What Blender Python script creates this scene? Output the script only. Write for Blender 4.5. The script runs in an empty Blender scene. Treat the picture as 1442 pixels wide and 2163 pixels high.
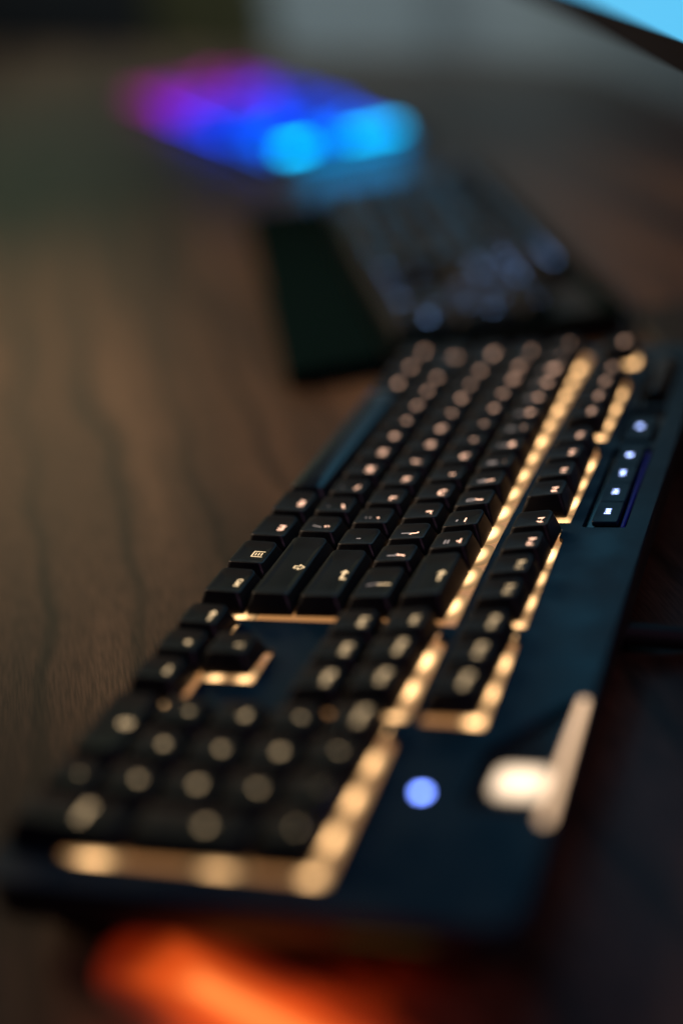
import bpy, bmesh, math, random
from mathutils import Matrix, Vector
random.seed(4)
scene = bpy.context.scene
C = scene.collection
U = 0.01905            # one key unit in metres; all lengths below are in key units
ZD = 1.95              # height of the key tops above the desk top

# ------------------------------------------------------------------ camera
R0 = Vector((0.30960506, -0.94081685, 0.13787078))
R1 = Vector((-0.41866657, -0.00469484, 0.90812789))
R2 = Vector((-0.85373474, -0.33888288, -0.39534211))
cam_d = bpy.data.cameras.new('camera'); cam = bpy.data.objects.new('camera', cam_d); C.objects.link(cam)
m = Matrix((-R0, R1, -R2)).transposed().to_4x4()
m.translation = Vector((38.67876, 12.49961, 12.78025 + ZD)) * U
cam.matrix_world = m
cam_d.sensor_fit = 'VERTICAL'; cam_d.sensor_height = 36; cam_d.sensor_width = 24
cam_d.lens = 3227.177 / 2163 * 36
cam_d.clip_start = 0.01; cam_d.clip_end = 50
cam_d.dof.use_dof = True
cam_d.dof.focus_distance = 30.9 * U
cam_d.dof.aperture_fstop = 1.62
cam_d.dof.aperture_ratio = 1.0
scene.camera = cam

# ------------------------------------------------------------------ world, exposure, lamps
w = bpy.data.worlds.new("World"); scene.world = w; w.use_nodes = True
w.node_tree.nodes['Background'].inputs[0].default_value = (0.36, 0.40, 0.85, 1)
w.node_tree.nodes['Background'].inputs[1].default_value = 0.03
scene.view_settings.view_transform = 'Standard'; scene.view_settings.look = 'None'
scene.view_settings.exposure = 0; scene.view_settings.gamma = 1
cy = scene.cycles
cy.use_denoising = True
try: cy.denoiser = 'OPENIMAGEDENOISE'
except Exception: pass
cy.max_bounces = 5; cy.diffuse_bounces = 3; cy.glossy_bounces = 3
cy.sample_clamp_indirect = 4.0
cy.use_adaptive_sampling = False

EA = math.atan2(0.361, 0.9325)            # direction of the monitor and second keyboard
e1 = Vector((0.9107, 0.4131, 0)); e2 = Vector((-0.4131, 0.9107, 0))
def st(s, t, z=0): return (e1 * s + e2 * t + Vector((0, 0, z))) * U

def area(name, loc, target, size, col, power, sy=None, spread=180):
    d = bpy.data.lights.new(name, 'AREA'); d.energy = power; d.color = col
    d.shape = 'RECTANGLE'; d.size = size; d.size_y = sy or size; d.spread = math.radians(spread)
    o = bpy.data.objects.new(name, d); C.objects.link(o)
    o.location = Vector(loc) * U
    o.rotation_euler = (Vector(target) * U - o.location).to_track_quat('-Z', 'Y').to_euler()
    return o
area('desk_fill', (-4, -42, 30), (-5, -5, 0), 0.6, (1.0, 0.70, 0.46), 2.6, spread=66)  # added unseen fill, lifts the middle of the desk
area('corner_fill', (-112, -85, 55), (-68, -42, 0), 0.7, (0.80, 1.0, 0.60), 0.45, spread=80)  # added unseen greenish fill for the far left of the desk
area('wall_fill', tuple(e1 * -100 + e2 * -6 + Vector((0, 0, 75))), tuple(e1 * -130 + e2 * 26 + Vector((0, 0, -10))), 0.5, (0.84, 0.98, 1.0), 9.0, spread=120)  # added fill out of view, washes the far walls
area('side_fill', (34, 44, 30), (20, 13, 0), 0.3, (1.0, 0.5, 0.75), 0.24, spread=60)  # added weak pinkish fill for the dark desk behind the keyboard

# ------------------------------------------------------------------ materials
def bsdf(name, col, rough=0.5, metal=0.0, spec=0.5, emit=None, es=0.0, coat=0.0):
    mt = bpy.data.materials.new(name); mt.use_nodes = True
    b = mt.node_tree.nodes['Principled BSDF']
    b.inputs['Base Color'].default_value = (*col, 1); b.inputs['Roughness'].default_value = rough
    b.inputs['Metallic'].default_value = metal; b.inputs['Specular IOR Level'].default_value = spec
    b.inputs['Coat Weight'].default_value = coat
    if emit:
        b.inputs['Emission Color'].default_value = (*emit, 1); b.inputs['Emission Strength'].default_value = es
    return mt
def grain(mt, scale=900, amt=0.25, rlo=None, rhi=None):
    """fine moulded-plastic texture: bump plus a little roughness variation"""
    nt = mt.node_tree; b = nt.nodes['Principled BSDF']
    tc = nt.nodes.new('ShaderNodeTexCoord'); n = nt.nodes.new('ShaderNodeTexNoise'); n.inputs['Scale'].default_value = scale
    n.inputs['Detail'].default_value = 3
    nt.links.new(tc.outputs['Object'], n.inputs['Vector'])
    bp = nt.nodes.new('ShaderNodeBump'); bp.inputs['Strength'].default_value = amt; bp.inputs['Distance'].default_value = 0.00002
    nt.links.new(n.outputs['Fac'], bp.inputs['Height']); nt.links.new(bp.outputs['Normal'], b.inputs['Normal'])
    if rlo is not None:
        n2 = nt.nodes.new('ShaderNodeTexNoise'); n2.inputs['Scale'].default_value = 45; n2.inputs['Detail'].default_value = 5
        nt.links.new(tc.outputs['Object'], n2.inputs['Vector'])
        mr = nt.nodes.new('ShaderNodeMapRange'); mr.inputs['From Min'].default_value = 0.35; mr.inputs['From Max'].default_value = 0.65
        mr.inputs['To Min'].default_value = rlo; mr.inputs['To Max'].default_value = rhi
        nt.links.new(n2.outputs['Fac'], mr.inputs['Value']); nt.links.new(mr.outputs['Result'], b.inputs['Roughness'])
    return mt
def emis(name, col, s):
    return bsdf(name, (0.02, 0.02, 0.02), 0.5, emit=col, es=s)

M = {}
M['keycap'] = grain(bsdf('keycap_plastic', (0.005, 0.006, 0.0075), 0.42, spec=0.32), 1500, 0.12, 0.36, 0.5)
M['deck'] = grain(bsdf('deck_plastic', (0.0012, 0.018, 0.042), 0.36, spec=0.26), 1300, 0.2, 0.30, 0.50)
M['tray'] = grain(bsdf('tray_plastic', (0.01, 0.01, 0.011), 0.5), 900, 0.2)
M['shiny'] = bsdf('shiny_spacebar_plastic', (0.005, 0.009, 0.014), 0.30, spec=0.5)  # smoother, bluer plastic to strengthen the blue highlight
M['gloss'] = bsdf('gloss_black', (0.008, 0.008, 0.009), 0.18)
M['panel'] = bsdf('light_guide', (0.5, 0.45, 0.4), 0.5, emit=(1.0, 0.45, 0.15), es=0.46)
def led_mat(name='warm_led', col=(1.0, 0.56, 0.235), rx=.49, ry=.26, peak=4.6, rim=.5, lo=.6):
    # LED spot with its soft glow painted in: emission fades from centre to rim
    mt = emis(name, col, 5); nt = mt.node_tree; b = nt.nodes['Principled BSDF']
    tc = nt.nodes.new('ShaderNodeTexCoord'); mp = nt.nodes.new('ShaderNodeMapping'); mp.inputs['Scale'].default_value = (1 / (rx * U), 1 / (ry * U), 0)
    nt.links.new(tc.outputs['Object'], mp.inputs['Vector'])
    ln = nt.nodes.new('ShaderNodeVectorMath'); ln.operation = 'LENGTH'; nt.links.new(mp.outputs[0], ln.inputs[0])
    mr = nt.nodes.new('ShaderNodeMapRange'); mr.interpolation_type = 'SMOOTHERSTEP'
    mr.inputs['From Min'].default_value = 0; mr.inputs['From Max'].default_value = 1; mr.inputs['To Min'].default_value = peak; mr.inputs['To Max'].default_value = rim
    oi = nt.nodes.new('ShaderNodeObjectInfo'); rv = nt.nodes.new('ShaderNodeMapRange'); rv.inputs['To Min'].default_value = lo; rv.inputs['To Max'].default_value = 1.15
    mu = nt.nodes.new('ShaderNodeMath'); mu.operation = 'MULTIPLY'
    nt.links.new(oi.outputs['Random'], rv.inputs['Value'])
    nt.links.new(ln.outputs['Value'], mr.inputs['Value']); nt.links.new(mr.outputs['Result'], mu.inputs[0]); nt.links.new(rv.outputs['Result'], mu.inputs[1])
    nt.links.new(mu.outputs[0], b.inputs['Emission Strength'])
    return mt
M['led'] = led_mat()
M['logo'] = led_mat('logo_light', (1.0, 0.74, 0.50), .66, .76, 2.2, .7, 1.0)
M['leg_a'] = emis('legend_peach', (1.0, 0.57, 0.38), 2.2)
M['leg_b'] = emis('legend_cream', (1.0, 0.70, 0.38), 1.25)
M['leg_dim'] = emis('legend_dim', (1.0, 0.80, 0.72), 0.35)
M['leg_blue'] = emis('legend_blue_white', (0.38, 0.50, 1.0), 5)
M['ind'] = emis('indicator_blue', (0.16, 0.27, 1.0), 13)
M['bar'] = emis('side_light', (1.0, 0.64, 0.38), 1.35)
M['slit'] = emis('slit_light', (0.55, 0.6, 0.12), 0.07)
def under_mat():
    # painted light spill: glow brightest along its middle
    mt = emis('orange_spill', (1.0, 0.19, 0.03), 1.0); nt = mt.node_tree; b = nt.nodes['Principled BSDF']
    tc = nt.nodes.new('ShaderNodeTexCoord'); sp = nt.nodes.new('ShaderNodeSeparateXYZ'); nt.links.new(tc.outputs['Object'], sp.inputs[0])
    ab = nt.nodes.new('ShaderNodeMath'); ab.operation = 'ABSOLUTE'; nt.links.new(sp.outputs['Y'], ab.inputs[0])
    mr = nt.nodes.new('ShaderNodeMapRange'); mr.inputs['From Max'].default_value = 1.0 * U; nt.links.new(ab.outputs[0], mr.inputs['Value'])
    cr = nt.nodes.new('ShaderNodeValToRGB'); e = cr.color_ramp.elements; cr.color_ramp.interpolation = 'EASE'
    e[0].position = 0; e[0].color = (1, .24, .05, 1)
    b.inputs['Emission Strength'].default_value = 1.55; e[1].position = 1; e[1].color = (.02, .001, 0, 1)
    k = e.new(.30); k.color = (.48, .055, .007, 1)
    k = e.new(.7); k.color = (.09, .006, .001, 1)
    # and it fades towards both ends
    ax = nt.nodes.new('ShaderNodeMath'); ax.operation = 'MULTIPLY_ADD'; ax.inputs[1].default_value = 1 / U; ax.inputs[2].default_value = -3.2
    nt.links.new(sp.outputs['X'], ax.inputs[0])
    a2 = nt.nodes.new('ShaderNodeMath'); a2.operation = 'ABSOLUTE'; nt.links.new(ax.outputs[0], a2.inputs[0])
    m2 = nt.nodes.new('ShaderNodeMapRange'); m2.inputs['From Min'].default_value = 1.0; m2.inputs['From Max'].default_value = 3.4; nt.links.new(a2.outputs[0], m2.inputs['Value'])
    mx_ = nt.nodes.new('ShaderNodeMath'); mx_.operation = 'MAXIMUM'; nt.links.new(mr.outputs[0], mx_.inputs[0]); nt.links.new(m2.outputs[0], mx_.inputs[1])
    nt.links.new(mx_.outputs[0], cr.inputs['Fac']); nt.links.new(cr.outputs['Color'], b.inputs['Emission Color'])
    return mt
M['under'] = under_mat()
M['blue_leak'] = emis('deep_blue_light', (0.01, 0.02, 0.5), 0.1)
def screen_mat():
    # the picture on the screen: a pale cyan area at one side of a mostly dark blue desktop
    mt = emis('screen_picture', (0.10, 0.52, 0.86), 1.0); nt = mt.node_tree; b = nt.nodes['Principled BSDF']
    tc = nt.nodes.new('ShaderNodeTexCoord'); sp = nt.nodes.new('ShaderNodeSeparateXYZ'); nt.links.new(tc.outputs['Object'], sp.inputs[0])
    mp = nt.nodes.new('ShaderNodeMapping'); mp.inputs['Rotation'].default_value = (0, .35, 0); mp.inputs['Scale'].default_value = (2.2, 1, 2.2)
    nt.links.new(tc.outputs['Object'], mp.inputs['Vector'])
    n = nt.nodes.new('ShaderNodeTexNoise'); n.inputs['Scale'].default_value = 1.6; n.inputs['Detail'].default_value = 3; nt.links.new(mp.outputs[0], n.inputs['Vector'])
    ad = nt.nodes.new('ShaderNodeMath'); ad.operation = 'MULTIPLY_ADD'; ad.inputs[1].default_value = .14; nt.links.new(n.outputs['Fac'], ad.inputs[0])
    nt.links.new(sp.outputs['Z'], ad.inputs[2])
    cr = nt.nodes.new('ShaderNodeValToRGB'); e = cr.color_ramp.elements
    e[0].position = .50; e[0].color = (.09, .56, .92, 1); e[1].position = .70; e[1].color = (.02, .20, .50, 1)
    nt.links.new(ad.outputs[0], cr.inputs['Fac']); nt.links.new(cr.outputs['Color'], b.inputs['Emission Color'])
    return mt
M['screen'] = screen_mat()
M['bezel'] = bsdf('bezel_black', (0.004, 0.004, 0.005), 0.8, spec=0.08)
M['dark'] = bsdf('cabinet_black', (0.004, 0.004, 0.004), 0.6)
M['rubber'] = bsdf('cable_rubber', (0.008, 0.008, 0.008), 0.55)
M['leg_glint'] = emis('legend_glint', (0.22, 0.42, 0.85), 3.0)  # emission painted in place of monitor glints on an unlit keyboard
M['leg_glint_dim'] = emis('legend_glint_dim', (0.12, 0.42, 0.7), 1.6)  # weaker painted glint for the remaining keys
M['palm'] = grain(bsdf('palm_rest_rubber', (0.003, 0.008, 0.008), 0.85, spec=0.0), 700, 0.3)

def wall_mat(name, col, rough=0.9):
    mt = bsdf(name, col, rough); nt = mt.node_tree; b = nt.nodes['Principled BSDF']
    tc = nt.nodes.new('ShaderNodeTexCoord'); n = nt.nodes.new('ShaderNodeTexNoise'); n.inputs['Scale'].default_value = 3
    n.inputs['Detail'].default_value = 8
    nt.links.new(tc.outputs['Object'], n.inputs['Vector'])
    mx = nt.nodes.new('ShaderNodeMix'); mx.data_type = 'RGBA'
    mx.inputs['A'].default_value = (*[c * 0.9 for c in col], 1); mx.inputs['B'].default_value = (*[c * 1.1 for c in col], 1)
    nt.links.new(n.outputs['Fac'], mx.inputs['Factor']); nt.links.new(mx.outputs['Result'], b.inputs['Base Color'])
    return mt
M['wall'] = wall_mat('painted_wall', (0.42, 0.46, 0.47))
M['curtain'] = wall_mat('olive_cloth', (0.08, 0.07, 0.025))

def wood():
    mt = bsdf('walnut', (0.1, 0.06, 0.04), 0.34, spec=0.2, coat=0.05); nt = mt.node_tree; b = nt.nodes['Principled BSDF']; L = nt.links.new
    N = nt.nodes.new
    tc = N('ShaderNodeTexCoord'); mp = N('ShaderNodeMapping'); mp.inputs['Rotation'].default_value = (0, 0, -math.atan2(0.50, 0.866))
    L(tc.outputs['Object'], mp.inputs['Vector'])
    b.inputs['Coat Roughness'].default_value = 0.22
    # slow sideways wander of the figure
    nw = N('ShaderNodeTexNoise'); nw.inputs['Scale'].default_value = 3.2; nw.inputs['Detail'].default_value = 2
    L(mp.outputs['Vector'], nw.inputs['Vector'])
    sub = N('ShaderNodeVectorMath'); sub.operation = 'SUBTRACT'; sub.inputs[1].default_value = (0.5, 0.5, 0.5)
    L(nw.outputs['Color'], sub.inputs[0])
    sc = N('ShaderNodeVectorMath'); sc.operation = 'SCALE'; sc.inputs['Scale'].default_value = 0.07
    L(sub.outputs[0], sc.inputs[0])
    ad = N('ShaderNodeVectorMath'); ad.operation = 'ADD'; L(mp.outputs['Vector'], ad.inputs[0]); L(sc.outputs[0], ad.inputs[1])
    st1 = N('ShaderNodeMapping'); st1.inputs['Scale'].default_value = (1.3, 22, 1); L(ad.outputs[0], st1.inputs['Vector'])
    n1 = N('ShaderNodeTexNoise'); n1.inputs['Scale'].default_value = 1.0; n1.inputs['Detail'].default_value = 5; n1.inputs['Roughness'].default_value = 0.55
    L(st1.outputs[0], n1.inputs['Vector'])
    cr = N('ShaderNodeValToRGB'); e = cr.color_ramp.elements
    e[0].position = 0.30; e[0].color = (0.022, 0.013, 0.009, 1)
    e[1].position = 0.72; e[1].color = (0.17, 0.10, 0.058, 1)
    k = e.new(0.42); k.color = (0.062, 0.035, 0.021, 1)
    k = e.new(0.55); k.color = (0.095, 0.052, 0.030, 1)
    L(n1.outputs['Fac'], cr.inputs['Fac'])
    # dark growth lines
    wv = N('ShaderNodeTexWave'); wv.wave_type = 'BANDS'; wv.bands_direction = 'Y'; wv.wave_profile = 'SIN'
    wv.inputs['Scale'].default_value = 7.5; wv.inputs['Distortion'].default_value = 2.0; wv.inputs['Detail'].default_value = 2
    wv.inputs['Detail Scale'].default_value = 0.6; L(ad.outputs[0], wv.inputs['Vector'])
    lr = N('ShaderNodeMapRange'); lr.inputs['From Min'].default_value = 0.0; lr.inputs['From Max'].default_value = 0.11
    lr.inputs['To Min'].default_value = 0.5; lr.inputs['To Max'].default_value = 1.0; L(wv.outputs['Fac'], lr.inputs['Value'])
    mx = N('ShaderNodeMix'); mx.data_type = 'RGBA'; mx.blend_type = 'MULTIPLY'; mx.inputs['Factor'].default_value = 1
    L(cr.outputs['Color'], mx.inputs['A']); L(lr.outputs['Result'], mx.inputs['B'])
    # fine pores
    st2 = N('ShaderNodeMapping'); st2.inputs['Scale'].default_value = (60, 900, 1); L(mp.outputs['Vector'], st2.inputs['Vector'])
    n2 = N('ShaderNodeTexNoise'); n2.inputs['Scale'].default_value = 1.0; n2.inputs['Detail'].default_value = 3
    L(st2.outputs[0], n2.inputs['Vector'])
    pr = N('ShaderNodeMapRange'); pr.inputs['From Min'].default_value = 0.38; pr.inputs['From Max'].default_value = 0.6
    pr.inputs['To Min'].default_value = 0.55; pr.inputs['To Max'].default_value = 1.12; L(n2.outputs['Fac'], pr.inputs['Value'])
    mx2 = N('ShaderNodeMix'); mx2.data_type = 'RGBA'; mx2.blend_type = 'MULTIPLY'; mx2.inputs['Factor'].default_value = 0.9
    L(mx.outputs['Result'], mx2.inputs['A']); L(pr.outputs['Result'], mx2.inputs['B'])
    L(mx2.outputs['Result'], b.inputs['Base Color'])
    rr = N('ShaderNodeMapRange'); rr.inputs['To Min'].default_value = 0.50; rr.inputs['To Max'].default_value = 0.36
    L(n2.outputs['Fac'], rr.inputs['Value']); L(rr.outputs['Result'], b.inputs['Roughness'])
    bp = N('ShaderNodeBump'); bp.inputs['Strength'].default_value = 0.25; bp.inputs['Distance'].default_value = 0.0001
    L(n2.outputs['Fac'], bp.inputs['Height']); L(bp.outputs['Normal'], b.inputs['Normal'])
    return mt
M['wood'] = wood()

# ------------------------------------------------------------------ mesh helpers
def link(name, me, mat=None, parent=None, loc=None, rz=0):
    if mat is not None and not me.materials: me.materials.append(mat)
    o = bpy.data.objects.new(name, me); C.objects.link(o)
    if parent: o.parent = parent
    if loc is not None: o.location = Vector(loc) * U
    if rz: o.rotation_euler = (0, 0, rz)
    return o
def setmat(o, mat):
    """give one object its own material while the mesh stays shared"""
    o.material_slots[0].link = 'OBJECT'; o.material_slots[0].material = mat
def tag(o, label=None, cat=None, group=None, kind=None):
    for k, v in (('label', label), ('category', cat), ('group', group), ('kind', kind)):
        if v: o[k] = v
    return o
def empty(name, loc, rz=0):
    o = bpy.data.objects.new(name, None); C.objects.link(o); o.empty_display_size = 0.02
    o.location = loc; o.rotation_euler = (0, 0, rz); return o
def rrect(x0, y0, x1, y1, r, n=5):
    """rounded rectangle, counter-clockwise points"""
    pts = []
    for cx, cy_, a0 in ((x1 - r, y0 + r, -90), (x1 - r, y1 - r, 0), (x0 + r, y1 - r, 90), (x0 + r, y0 + r, 180)):
        for i in range(n + 1):
            a = math.radians(a0 + 90 * i / n); pts.append((cx + r * math.cos(a), cy_ + r * math.sin(a)))
    return pts
def loft(rings, smooth=True, cap_bottom=True, cap_top=True):
    """rings: lists of (x,y,z) of equal length in key units"""
    bm = bmesh.new(); vs = [[bm.verts.new(Vector(p) * U) for p in r] for r in rings]
    n = len(vs[0])
    for a, b in zip(vs, vs[1:]):
        for i in range(n): bm.faces.new((a[i], a[(i + 1) % n], b[(i + 1) % n], b[i]))
    if cap_bottom: bm.faces.new(list(reversed(vs[0])))
    if cap_top: bm.faces.new(vs[-1])
    if smooth:
        for f in bm.faces: f.smooth = True
    bm.normal_update()
    me = bpy.data.meshes.new('mesh'); bm.to_mesh(me); bm.free(); return me
def slab(x0, y0, x1, y1, z0, z1, r=0.1, bev=0.04):
    rs = []
    for dz, d in ((0, bev), (bev, 0)): rs.append([(x, y, z0 + dz) for x, y in rrect(x0 + d, y0 + d, x1 - d, y1 - d, max(r - d, .01))])
    for dz, d in ((-bev, 0), (-bev * .3, bev * .3), (0, bev)): rs.append([(x, y, z1 + dz) for x, y in rrect(x0 + d, y0 + d, x1 - d, y1 - d, max(r - d, .01))])
    me = loft(rs, smooth=True)
    for p in me.polygons:
        if abs(p.normal.z) > .95: p.use_smooth = False
    return me
def plate(outer, holes, z0, z1, bev=0.012):
    """flat plate with holes, made from a filled 2-D curve"""
    cu = bpy.data.curves.new('plate', 'CURVE'); cu.dimensions = '2D'; cu.fill_mode = 'BOTH'
    for pts in [outer] + holes:
        s = cu.splines.new('POLY'); s.points.add(len(pts) - 1); s.use_cyclic_u = True
        for i, p in enumerate(pts): s.points[i].co = (p[0] * U, p[1] * U, 0, 1)
    cu.extrude = (z1 - z0) / 2 * U - bev * U; cu.bevel_depth = bev * U; cu.bevel_resolution = 1; cu.offset = -bev * U
    o = bpy.data.objects.new('tmp', cu); C.objects.link(o); bpy.context.view_layer.update()
    me = bpy.data.meshes.new_from_object(o.evaluated_get(bpy.context.evaluated_depsgraph_get()))
    bpy.data.objects.remove(o)
    me.transform(Matrix.Translation((0, 0, (z0 + z1) / 2 * U)))
    return me
def box(x0, y0, z0, x1, y1, z1, bev=0.0):
    bm = bmesh.new(); bmesh.ops.create_cube(bm, size=1)
    for v in bm.verts: v.co = Vector(((x0 + x1) / 2 + v.co.x * (x1 - x0), (y0 + y1) / 2 + v.co.y * (y1 - y0), (z0 + z1) / 2 + v.co.z * (z1 - z0))) * U
    if bev: bmesh.ops.bevel(bm, geom=bm.edges[:], offset=bev * U, segments=2, affect='EDGES')
    me = bpy.data.meshes.new('mesh'); bm.to_mesh(me); bm.free(); return me
def tube(pts, r, n=12):
    P = [Vector(p) for p in pts]; rings = []
    for i, p in enumerate(P):
        t = (P[min(i + 1, len(P) - 1)] - P[max(i - 1, 0)]).normalized()
        a = t.cross(Vector((0, 0, 1))).normalized(); b = a.cross(t)
        rings.append([tuple(p + a * math.cos(k * 2 * math.pi / n) * r + b * math.sin(k * 2 * math.pi / n) * r) for k in range(n)])
    return loft(rings)

# ------------------------------------------------------------------ keycaps
KB = -0.385           # bottom of the keycap skirts
ROWZ = {0: 0.00, 1: -0.02, 2: -0.045, 3: -0.03, 4: 0.045, 5: 0.04}
TILT = {0: -0.06, 1: -0.03, 2: 0.0, 3: 0.05, 4: 0.10, 5: 0.10}
def top_z(row, w, h, x, y, kind='key'):
    z = ROWZ[row] + TILT[row] * (y - 0.15)
    if kind == 'space': return z + 0.10 - 0.62 * y * y
    hw = min(w / 2 - 0.13, 0.37)
    xx = max(abs(x) - (w / 2 - 0.13 - hw), 0)
    return z + 0.07 * (xx / hw) ** 2 - 0.012
_kc = {}
def keycap(w, h, row, kind='key'):
    k = (w, h, row, kind)
    if k in _kc: return _kc[k]
    rings = []; bw, bh = w / 2 - 0.025, h / 2 - 0.025
    tw, th = w / 2 - 0.135, h / 2 - 0.125
    yo = 0.01
    def ring(hx, hy, r, zf, oy=0):
        return [(x, y + oy, zf(x, y + oy)) for x, y in rrect(-hx, -hy, hx, hy, r, 4)]
    T = lambda x, y: top_z(row, w, h, x, y, kind)
    rings.append(ring(bw, bh, 0.05, lambda x, y: KB))
    rings.append(ring(bw, bh, 0.05, lambda x, y: KB + 0.05))
    for f in (0.35, 0.7, 0.9):
        hx, hy = bw + (tw - bw) * (f ** 1.15), bh + (th - bh) * (f ** 1.15)
        rings.append(ring(hx, hy, 0.05 + 0.07 * f, lambda x, y: KB + 0.05 + (T(x * tw / hx, y * th / hy) - KB - 0.09) * f, yo * f))
    rings.append(ring(tw + 0.004, th + 0.004, 0.12, lambda x, y: T(x, y) - 0.028, yo))
    rings.append(ring(tw - 0.008, th - 0.008, 0.115, lambda x, y: T(x, y) - 0.006, yo))
    rings.append(ring(tw - 0.025, th - 0.025, 0.10, lambda x, y: T(x, y), yo))
    for f in (0.8, 0.6, 0.4, 0.2, 0.06):
        rings.append(ring((tw - .025) * f, (th - .025) * f, 0.10 * f, lambda x, y: T(x, y), yo))
    me = loft(rings); me.name = 'keycap'; me.materials.append(M['keycap'])
    _kc[k] = me; return me

# ------------------------------------------------------------------ legends
FONT_JOBS = []
_lg = {}
def legend_mesh(txt, size, row, w, h, dx, dy, kind='key', sx=1.0):
    key = (txt, size, row, w, h, dx, dy)
    if key in _lg: return _lg[key]
    me = bpy.data.meshes.new('legend')
    if callable(ICONS.get(txt)):
        polys = ICONS[txt]()
        bm = bmesh.new()
        for poly in polys:
            vs = [bm.verts.new((p[0] * size, p[1] * size, 0)) for p in poly]
            bm.faces.new(vs)
        for f in bm.faces:
            if f.normal.z < 0: f.normal_flip()
        bm.to_mesh(me); bm.free()
    else:
        cu = bpy.data.curves.new('t', 'FONT'); cu.body = txt; cu.size = size * 1.4; cu.align_x = 'CENTER'; cu.align_y = 'CENTER'
        cu.resolution_u = 3; cu.offset = 0.008; cu.space_character = 1.05
        o = bpy.data.objects.new('tmp', cu); C.objects.link(o); bpy.context.view_layer.update()
        t = bpy.data.meshes.new_from_object(o.evaluated_get(bpy.context.evaluated_depsgraph_get()))
        bpy.data.objects.remove(o); bpy.data.meshes.remove(me); me = t
        for v in me.vertices: v.co.x *= sx
    for v in me.vertices:
        x, y = v.co.x + dx, v.co.y + dy
        v.co = Vector((x, y, top_z(row, w, h, x, y, kind) + 0.008)) * U
    me.materials.clear(); me.materials.append(M['leg_b'])
    me.update(); _lg[key] = me; return me
def frame_polys(x0, y0, x1, y1, t):
    return [[(x0, y0), (x1, y0), (x1, y0 + t), (x0, y0 + t)], [(x0, y1 - t), (x1, y1 - t), (x1, y1), (x0, y1)],
            [(x0, y0 + t), (x0 + t, y0 + t), (x0 + t, y1 - t), (x0, y1 - t)], [(x1 - t, y0 + t), (x1, y0 + t), (x1, y1 - t), (x1 - t, y1 - t)]]
def bar(x0, y0, x1, y1): return [(x0, y0), (x1, y0), (x1, y1), (x0, y1)]
def thick(pts, t, closed=False):
    out = []; n = len(pts)
    for i in range(n if closed else n - 1):
        a = Vector(pts[i]); b = Vector(pts[(i + 1) % n]); d = (b - a).normalized(); q = Vector((-d.y, d.x)) * t / 2
        a2 = a - d * t / 2; b2 = b + d * t / 2
        out.append([tuple(a2 + q), tuple(a2 - q), tuple(b2 - q), tuple(b2 + q)])
    return out
ICONS = {
    'MENU': lambda: frame_polys(-.5, -.55, .5, .55, .11) + [bar(-.24, -.30 + i * .25, .24, -.19 + i * .25) for i in range(3)],
    'SHIFT': lambda: thick([(-.22, -.5), (.22, -.5), (.22, 0), (.5, 0), (0, .55), (-.5, 0), (-.22, 0)], .13, True),
    'LEFT': lambda: [bar(-.35, -.10, .75, .10), [(-.35, -.38), (-.35, .38), (-.85, 0)]],
    'ENTER': lambda: [bar(-.35, -.10, .75, .10), [(-.35, -.36), (-.35, .36), (-.85, 0)], bar(.55, .10, .75, .42)],
    'TAB': lambda: [bar(-.6, -.08, .3, .08), [(.3, -.3), (.7, 0), (.3, .3)], bar(.72, -.3, .84, .3)],
    'WIN': lambda: [bar(-.45, -.45, -.05, -.05), bar(.05, -.45, .45, -.05), bar(-.45, .05, -.05, .45), bar(.05, .05, .45, .45)],
    'UP': lambda: [bar(-.10, -.5, .10, .1), [(-.36, .1), (.36, .1), (0, .55)]],
    'DOWN': lambda: [bar(-.10, -.1, .10, .5), [(.36, -.1), (-.36, -.1), (0, -.55)]],
    'RIGHT': lambda: [bar(-.5, -.10, .1, .10), [(.1, -.36), (.55, 0), (.1, .36)]],
    'NEXT': lambda: [[(-.7, -.4), (-.1, 0), (-.7, .4)], [(-.1, -.4), (.5, 0), (-.1, .4)], bar(.5, -.4, .68, .4)],
    'PLAY': lambda: [[(-.6, -.4), (.0, 0), (-.6, .4)], bar(.12, -.4, .3, .4), bar(.44, -.4, .62, .4)],
    'PREV': lambda: [[(.7, -.4), (.7, .4), (.1, 0)], [(.1, -.4), (.1, .4), (-.5, 0)], bar(-.68, -.4, -.5, .4)],
    'STOP': lambda: [bar(-.4, -.4, .4, .4)],
    'MUTE': lambda: [bar(-.6, -.2, -.3, .2), [(-.3, -.2), (.05, -.45), (.05, .45), (-.3, .2)]] + thick([(.25, -.25), (.38, 0), (.25, .25)], .12),
}

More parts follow.
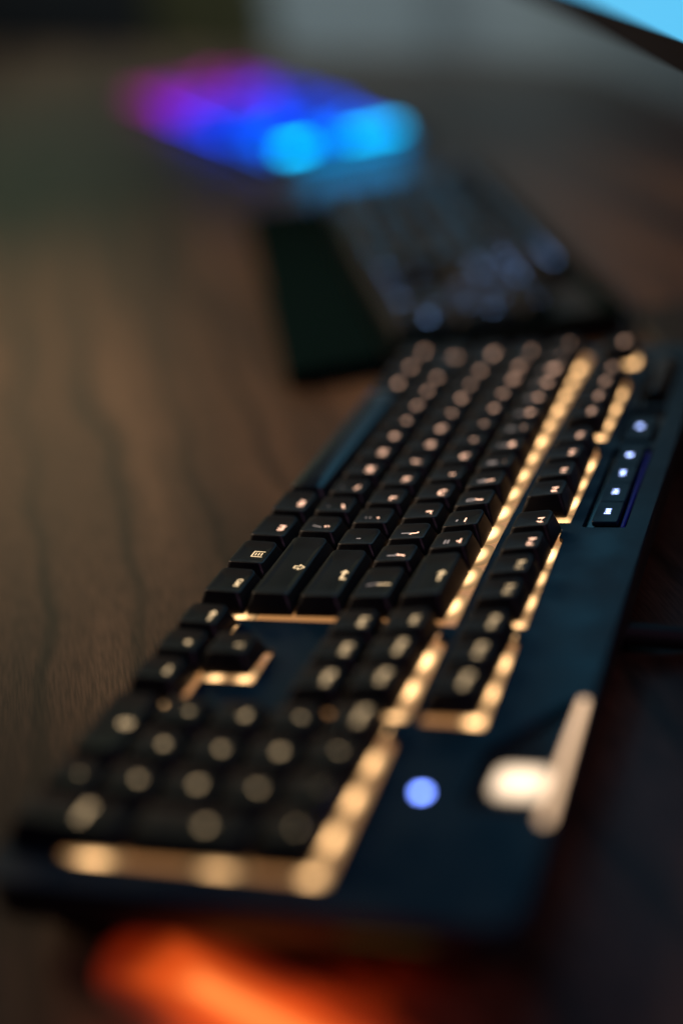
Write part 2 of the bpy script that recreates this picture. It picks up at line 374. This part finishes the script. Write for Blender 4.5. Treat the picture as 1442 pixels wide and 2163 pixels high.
# ANSI layout: (x, row, width, height-in-rows, legends)
def layout():
    K = []
    def row(x, r, items):
        for it in items:
            wd = 1
            if isinstance(it, tuple): it, wd = it
            K.append((x, r, wd, 1, it)); x += wd
    row(0, 4, ['`|~', '1|!', '2|@', '3|#', '4|$', '5|%', '6|^', '7|&', '8|*', '9|(', '0|)', '-|_', '=|+', ('LEFT', 2)])
    row(0, 3, [('TAB', 1.5)] + list('QWERTYUIOP') + ['[|{', ']|}', ('\\||', 1.5)])
    row(0, 2, [('Caps', 1.75)] + list('ASDFGHJKL') + [';|:', "'|\"", ('ENTER', 2.25)])
    row(0, 1, [('SHIFT', 2.25)] + list('ZXCVBNM') + [',|<', '.|>', '/|?', ('SHIFT', 2.75)])
    row(0, 0, [('Ctrl', 1.25), ('WIN', 1.25), ('Alt', 1.25), ('SPACE', 6.25), ('Alt', 1.25), ('Fn', 1.25), ('MENU', 1.25), ('Ctrl', 1.25)])
    row(0, 5, ['Esc']); row(2, 5, ['F1', 'F2', 'F3', 'F4']); row(6.5, 5, ['F5', 'F6', 'F7', 'F8']); row(11, 5, ['F9', 'F10', 'F11', 'F12'])
    row(15.25, 5, ['PrtSc', 'ScrLk', 'Pause'])
    row(15.25, 4, ['Ins', 'Home', 'PgUp']); row(15.25, 3, ['Del', 'End', 'PgDn'])
    row(16.25, 1, ['UP']); row(15.25, 0, ['LEFT', 'DOWN', 'RIGHT'])
    row(18.5, 4, ['Num', '/', '*', '-']); row(18.5, 3, '789'); row(18.5, 2, '456'); row(18.5, 1, '123')
    K.append((18.5, 0, 2, 1, '0')); K.append((20.5, 0, 1, 1, '.'))
    K.append((21.5, 2, 1, 2, '+')); K.append((21.5, 0, 1, 2, 'Enter'))
    return K
ROWY = {0: 0.3, 1: 1.3, 2: 2.3, 3: 3.3, 4: 4.3, 5: 5.724}
def build_keys(root, legends=True, lmat=None, xmax=99, cap_mat=None, zoff=ZD):
    for (x, r, wd, hh, txt) in layout():
        if x > xmax: continue
        kind = 'space' if txt == 'SPACE' else 'key'
        cx = x + wd / 2; cyy = ROWY[r] + (hh - 1) / 2
        o = link('keycap', keycap(wd, hh, r, kind), None, root, (cx, cyy, zoff))
        if cap_mat: setmat(o, cap_mat(cx, cyy))
        if kind == 'space' and not cap_mat: setmat(o, M['shiny'])
        if not legends or kind == 'space': continue
        ty = 0.20 if hh == 1 else 0.20
        parts = []
        if '|' in txt and len(txt) == 3:
            a, b = txt[0], txt[2]
            parts = [(b, 0.24, 0.19, True), (a, 0.22, -0.10, False)]
        elif txt in ICONS:
            s = {'MENU': 0.25, 'SHIFT': 0.20, 'LEFT': 0.22, 'ENTER': 0.25, 'UP': .22, 'DOWN': .22, 'RIGHT': .22}.get(txt, 0.2)
            if txt == 'LEFT' and wd == 2: s = 0.25
            parts = [(txt, s, 0.19 if txt != 'MENU' else 0.14, True)]
        elif len(txt) == 1: parts = [(txt, 0.24, 0.18, True)]
        else: parts = [(txt, 0.18 if len(txt) < 3 else (0.15 if len(txt) < 4 else 0.125), 0.19, True)]
        for (t, s, dy, bright) in parts:
            me = legend_mesh(t, s, r, wd, hh, 0.0, dy)
            lo = link('legend', me, None, o)
            if lmat: setmat(lo, lmat if cx > 15.7 and random.random() < .85 else M['leg_glint_dim'])  # brighter painted glints on the nav and number pad keys
            elif not bright: setmat(lo, M['leg_dim'])
            elif cx < 13.2 and not (cx > 12 and r in (0,)): setmat(lo, M['leg_a'])

# ------------------------------------------------------------------ nearest keyboard
kb = empty('keyboard', (0, 0, 0))
tag(kb, 'black full-size keyboard with amber backlight, its number pad end nearest', 'keyboard')
DT = -0.43   # top of the deck
def R(x0, y0, x1, y1, r=0.06): return rrect(x0, y0, x1, y1, r, 3)
TY = 5.0
def opening(x0, y0, x1, y1, yk, c=.34):
    # the far corner of each opening is cut back, so the bezel breaks the strip of light between clusters
    return [(x0, y0), (x1, y0), (x1, y1), (x0 + c + .12, y1), (x0 + c, yk), (x0, yk)]
holes = [opening(-.1, -.3, 15.08, TY, 4.8, .05), opening(15.2, 2.72, 18.3, TY, 4.8), 
         [(18.46, -.3), (22.2, -.3), (22.2, .62), (22.5, .72), (22.58, 1.0), (22.58, TY), (18.94, TY), (18.82, 4.8), (18.46, 4.8)],
         [(15.2, -.3), (18.32, -.3), (18.32, .86), (17.34, .86), (17.34, 1.86), (16.16, 1.86), (16.16, .79), (15.2, .79)],
         opening(-.1, 5.2, 1.14, 6.30, 6.2, .3), opening(1.95, 5.2, 6.14, 6.30, 6.2, .3), opening(6.45, 5.2, 10.62, 6.30, 6.2, .3), opening(10.95, 5.2, 15.06, 6.30, 6.2, .34), opening(15.2, 5.2, 18.36, 6.30, 6.2, .3),
         R(6.58, 6.58, 10.82, 7.46), R(4.1, 6.58, 6.3, 7.45), R(0.6, 6.6, 3.9, 7.4),
         [(17.35, 7.66), (19.0, 6.46), (20.55, 6.46), (20.55, 7.66)]]
deck = link('deck', plate(rrect(-.5, -.36, 23.2, 7.9, .5), holes, DT - 0.13, DT), M['deck'], kb, (0, 0, ZD))
tray_z0 = -1.2
tr = link('tray', slab(-.46, -.32, 23.16, 7.86, tray_z0, DT - 0.135, .48, .05), M['tray'], kb, (0, 0, ZD))
# light guide under the keys, just above the tray
lg_polys = [R(-.2, -.35, 22.78, 6.42)]
PZ = DT - 0.10
guide = link('light_guide', slab(-.12, -.32, 22.70, 6.36, PZ - .02, PZ, .05, .004), M['panel'], kb, (0, 0, ZD))
# LEDs that shine up between the keys along the openings
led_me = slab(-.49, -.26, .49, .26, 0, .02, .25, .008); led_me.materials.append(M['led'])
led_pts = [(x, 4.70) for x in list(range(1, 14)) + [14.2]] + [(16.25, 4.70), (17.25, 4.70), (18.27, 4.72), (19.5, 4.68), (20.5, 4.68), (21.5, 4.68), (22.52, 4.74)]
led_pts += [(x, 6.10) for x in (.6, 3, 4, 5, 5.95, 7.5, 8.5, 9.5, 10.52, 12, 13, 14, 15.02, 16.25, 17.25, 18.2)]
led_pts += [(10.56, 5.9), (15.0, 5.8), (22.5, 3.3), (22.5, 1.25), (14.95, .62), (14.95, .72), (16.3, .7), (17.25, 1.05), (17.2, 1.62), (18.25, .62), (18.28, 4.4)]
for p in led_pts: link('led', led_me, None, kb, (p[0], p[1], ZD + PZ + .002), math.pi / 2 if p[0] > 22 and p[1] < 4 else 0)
build_keys(kb)
# media keys and volume roller in the rear strip
def small_key(x0, x1, y0, y1, zt, name='media_key', icon=None, size=.16):
    o = link(name, slab(-(x1 - x0) / 2, -(y1 - y0) / 2, (x1 - x0) / 2, (y1 - y0) / 2, -.12, 0, .05, .02), M['deck'], kb, ((x0 + x1) / 2, (y0 + y1) / 2, ZD + zt))
    if icon:
        bm = bmesh.new()
        for poly in ICONS[icon](): bm.faces.new([bm.verts.new((p[0] * size * U, p[1] * size * U, 0.006 * U)) for p in poly])
        for f in bm.faces:
            f.normal_update()
            if f.normal.z < 0: f.normal_flip()
        me = bpy.data.meshes.new('legend'); bm.to_mesh(me); bm.free(); link('legend', me, M['leg_blue'], o)
    return o
MZ = DT + 0.05
for i, ic in enumerate(['STOP', 'PREV', 'PLAY', 'NEXT']):
    small_key(6.68 + i * 1.0, 7.66 + i * 1.0, 6.74, 7.27, MZ, 'media_key', ic, .17)
small_key(4.75, 6.2, 6.68, 7.3, MZ, 'mute_key', 'MUTE', .2)
link('recess_floor', slab(.5, 6.5, 21.1, 7.75, DT - .134, DT - .12, .05, .004), M['gloss'], kb, (0, 0, ZD))
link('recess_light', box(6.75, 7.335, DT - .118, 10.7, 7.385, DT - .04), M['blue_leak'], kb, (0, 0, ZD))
# roller: ribbed cylinder lying along x
rr = []
for i in range(25):
    a = i / 24; rad = .30 if 0 < i < 24 else .26
    rr.append([(.8 + a * 2.6, 7.0 + rad * math.cos(k * math.pi / 12) * (1 if k % 2 else .96), -.52 + rad * math.sin(k * math.pi / 12) * (1 if k % 2 else .96)) for k in range(24)])
link('volume_roller', loft(rr, smooth=False), M['gloss'], kb, (0, 0, ZD))
# indicator light
link('indicator_light', slab(-.10, -.10, .10, .10, 0, .012, .095, .004), M['ind'], kb, (20.28, 5.80, ZD + DT + .001))
# glowing emblem and light bar in the corner recess
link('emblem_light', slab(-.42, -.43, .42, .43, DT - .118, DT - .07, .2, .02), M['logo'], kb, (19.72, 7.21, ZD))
link('side_light', slab(17.4, 7.71, 20.8, 7.86, DT - .06, DT + .03, .06, .02), M['bar'], kb, (0, 0, ZD))
link('slit_light', slab(23.15, 5.4, 23.185, 6.7, -.84, -.81, .01, .004), M['slit'], kb, (0, 0, ZD))
for fx, fy in ((1, .4), (21.8, .4), (1, 7.1), (21.8, 7.1)):
    link('foot', slab(fx - .5, fy - .25, fx + .5, fy + .25, -ZD, tray_z0 + .01, .1, .04), M['rubber'], kb, (0, 0, ZD))

# cable leaving the rear edge
cab = link('keyboard_cable', tube([(13.3, 6.8, .5), (13.25, 7.8, .45), (13.1, 8.8, .3), (13.0, 10.0, .24), (13.1, 12.5, .24), (14, 16, .24), (15, 22, .24)], .23), M['rubber'])
for p in cab.data.polygons: p.use_smooth = True
tag(cab, 'thick black cable running from the rear edge of the amber keyboard', 'cable')

# orange underglow spill on the desk, painted as an emissive slab
ub = empty('desk_spill', Vector((22.6, 1.35, 0)) * U, math.atan2(4.6, 2.0))
tag(ub, 'orange light spill on the desk by the amber keyboard, made as a glowing slab', 'light spill')
link('spill_glow', slab(.0, -1.0, 6.6, 1.0, .03, .14, 1.2, .05), M['under'], ub)
under = area('under_light', (23.3, 4.2, .75), (24.2, 4.6, 0), 3.4 * U, (1.0, 0.08, 0.006), 0.02, .5 * U)
link('spill_backing', slab(-.05, -1.05, 6.65, 1.05, 0, .03, 1.2, .01), M['tray'], ub)

# ------------------------------------------------------------------ second keyboard
k2 = empty('keyboard', Vector((0, 0, 0)), math.atan2(.4131, .9107))
k2.location = st(-26.6, .1, 0)
tag(k2, 'unlit black keyboard with a wide palm rest, lying in front of the monitor', 'keyboard')
Z2 = 1.25
link('deck', plate(rrect(-.6, -.5, 23.1, 6.9, .2), [R(-.1, -.3, 22.6, 6.4)], Z2 - .55, Z2 - .40), M['palm'], k2)
link('tray', slab(-.55, -.45, 23.05, 6.85, .05, Z2 - .555, .2, .05), M['tray'], k2)
link('palm_rest', slab(-.6, -3.6, 23.1, -.55, 0.02, Z2 - .6, .35, .12), M['palm'], k2)
build_keys(k2, True, M['leg_glint'], zoff=Z2)
for fx in (1, 21):
    for fy in (.5, 6): link('foot', slab(fx - .4, fy - .2, fx + .4, fy + .2, 0, .06, .1, .01), M['rubber'], k2)

# ------------------------------------------------------------------ third keyboard, rainbow lit
RB = math.atan2(.622, .783)
k3 = empty('keyboard', Vector((-39.0, -14.9, 0)) * U, RB)
k3.scale = (1.36, 1.06, 1.0)
k3.location = Vector((-37.6, -14.3, 0)) * U - Vector((math.cos(RB) * 34.9, math.sin(RB) * 34.9, 0)) * U + Vector((math.sin(RB), -math.cos(RB), 0)) * 3.4 * U
tag(k3, 'keyboard glowing purple, blue and cyan, farthest of the three on the desk', 'keyboard')
Z3 = 1.25
stops = [(0, (.30, .0, .14)), (4, (.30, .0, .24)), (8, (.20, .0, .50)), (11, (.01, .02, .70)), (18, (.0, .05, .85)), (22, (.0, .09, .85)), (26, (.0, .16, .70))]
def grad(x):
    for (a, ca), (b, cb) in zip(stops, stops[1:]):
        if x <= b:
            f = max(0, (x - a) / (b - a)); return tuple(p + (q - p) * f for p, q in zip(ca, cb))
    return stops[-1][1]
link('tray', slab(-.6, -.5, 26.2, 6.9, .05, Z3 - .555, .2, .05), M['tray'], k3)
link('deck', plate(rrect(-.6, -.5, 26.2, 6.9, .2), [R(-.1, -.3, 25.0, 6.4)], Z3 - .55, Z3 - .42), M['deck'], k3)
_gm = {}
def gm(i, strength):
    k = (i, strength)
    if k not in _gm: _gm[k] = emis('rgb_light', grad(i), strength)
    return _gm[k]
for i in range(25):
    link('light_guide', slab(i + .0, -.28, i + .99, 6.38, Z3 - .56, Z3 - .54, .02, .004), gm(i + .5, 3.0), k3)
glow_caps = {}
def cap3(x, y):
    k = (round(x), random.choice((.15, .5, 1.4, 2.6)) * (.2 if 3.2 < x < 4.5 else 1))
    if k not in glow_caps:
        mt = bsdf('glowing_keycap', (.006, .006, .008), .5, spec=.15, emit=grad(k[0] + 1.3), es=k[1])
        glow_caps[k] = mt
    return glow_caps[k]
build_keys(k3, False, None, cap_mat=cap3, zoff=Z3)
for ch in k3.children:
    if ch.name.startswith('keycap'): ch.location.x += 2.3 * U
link('edge_light', slab(25.3, -.2, 25.9, 1.2, Z3 - .42, Z3 - .2, .1, .05), emis('cyan_light', (0, .50, 1.0), 8), k3)
link('edge_light', slab(25.3, 3.2, 25.9, 6.0, Z3 - .42, Z3 - .2, .1, .05), emis('cyan_light', (0, .50, 1.0), 5.0), k3)
for i in range(25):
    link('front_light', slab(i + .02, -.62, i + .98, -.52, Z3 - .75, Z3 - .5, .02, .01), gm(i + .5, 5.0 if 7 < i < 19 else 2.0), k3)
el = area('end_spill_fill', (0, 0, 0), (0, 0, -1), 5 * U, (0.0, 0.40, 1.0), 0.035, .5 * U)  # added area lamp, strengthens the cyan spill onto the second keyboard
el.parent = k3; el.location = Vector((26.4, 3.2, Z3 - .1)) * U; el.rotation_euler = (0, math.radians(-55), 0); el.data.size = .5 * U; el.data.size_y = 5 * U
link('end_light', box(26.21, .3, Z3 - 1.0, 26.25, 6.1, Z3 - .62), emis('cyan_end_light', (0, .30, .7), 1.0), k3)
for fx in (1, 24):
    for fy in (.5, 6): link('foot', slab(fx - .4, fy - .2, fx + .4, fy + .2, 0, .06, .1, .01), M['rubber'], k3)

# ------------------------------------------------------------------ monitor
EA = math.atan2(.3645, .9312)
mo = empty('monitor', Vector((-17.97, -.49, 0)) * U, EA)
tag(mo, 'wide monitor with a bright cyan screen and black frame above the desk', 'monitor')
mb = 8.0 + ZD
mlen = 32
link('housing', slab(0, .06, mlen, .9, mb - .62, mb + 18.6, .3, .1), M['bezel'], mo)
link('screen', box(.4, 0, mb, mlen - .4, .055, mb + 18), M['screen'], mo)
link('bottom_frame', box(0, -.05, mb - .64, mlen, .05, mb - .002), M['bezel'], mo)
link('neck', slab(19.6, 1.2, 21.4, 1.9, .5, mb + 8, .2, .05), M['bezel'], mo)
link('neck_bracket', box(19.3, .85, mb + 6, 21.7, 1.3, mb + 9, .05), M['bezel'], mo)
link('stand_foot', slab(12, .95, 22, 6.5, 0, .5, .3, .1), M['dark'], mo)

# ------------------------------------------------------------------ desk and room
outline = []
def q(s, t): v = e1 * s + e2 * t; outline.append((v.x, v.y))
for s, t in ((45, -70), (45, 20.2), (-50, 20.2), (-58, 19.6), (-65, 17.8), (-72, 14.6), (-80, 9.5), (-92, 1.5), (-140, -28), (-140, -70)): q(s, t)
desk = link('desk', plate(outline, [], -1.6, 0, .1), M['wood'])
tag(desk, 'dark walnut desk top with streaked grain and a rounded far corner', 'desk', kind='structure')
def wall(name, s0, t0, s1, t1):
    a = e1 * s0 + e2 * t0; b = e1 * s1 + e2 * t1; d = (b - a).normalized(); n = Vector((-d.y, d.x, 0)) * 4
    bm = bmesh.new(); vs = []
    for z in (-40, 110):
        for p in (a, b, b + n, a + n): vs.append(bm.verts.new((p + Vector((0, 0, z))) * U))
    for f in ((3, 2, 1, 0), (4, 5, 6, 7), (0, 1, 5, 4), (1, 2, 6, 5), (2, 3, 7, 6), (3, 0, 4, 7)): bm.faces.new([vs[i] for i in f])
    me = bpy.data.meshes.new('mesh'); bm.to_mesh(me); bm.free()
    return tag(link(name, me, M['wall']), kind='structure')
wall('back_wall', 80, 30, -170, 30)
wall('side_wall', -170, 30, -170, -160)
# olive curtain and dark cabinet beyond the far end of the desk
pts = []
n = 30
for i in range(n + 1): pts.append((i * .485, 1.0 * math.sin(i * .9)))
bm = bmesh.new(); lo = [bm.verts.new(Vector((x, y, -40)) * U) for x, y in pts]; hi = [bm.verts.new(Vector((x, y, 90)) * U) for x, y in pts]
lo2 = [bm.verts.new(Vector((x, y + .2, -40)) * U) for x, y in pts]; hi2 = [bm.verts.new(Vector((x, y + .2, 90)) * U) for x, y in pts]
for i in range(n):
    bm.faces.new((lo[i], lo[i + 1], hi[i + 1], hi[i])); bm.faces.new((lo2[i + 1], lo2[i], hi2[i], hi2[i + 1]))
me = bpy.data.meshes.new('mesh'); bm.to_mesh(me); bm.free()
cur = link('curtain', me, M['curtain'])
cur.location = st(-162, -9, 0); cur.rotation_euler = (0, 0, math.atan2(.4131, .9107) + math.radians(90))
tag(cur, 'olive green curtain hanging beyond the far end of the desk', 'curtain')
cb = link('cabinet', slab(0, 0, 12, 60, -40, 30, .4, .2), M['dark'])
cb.location = st(-165.5, -69.0, 0); cb.rotation_euler = (0, 0, math.atan2(.4131, .9107))
tag(cb, 'black cabinet standing in the dark beyond the desk', 'cabinet')
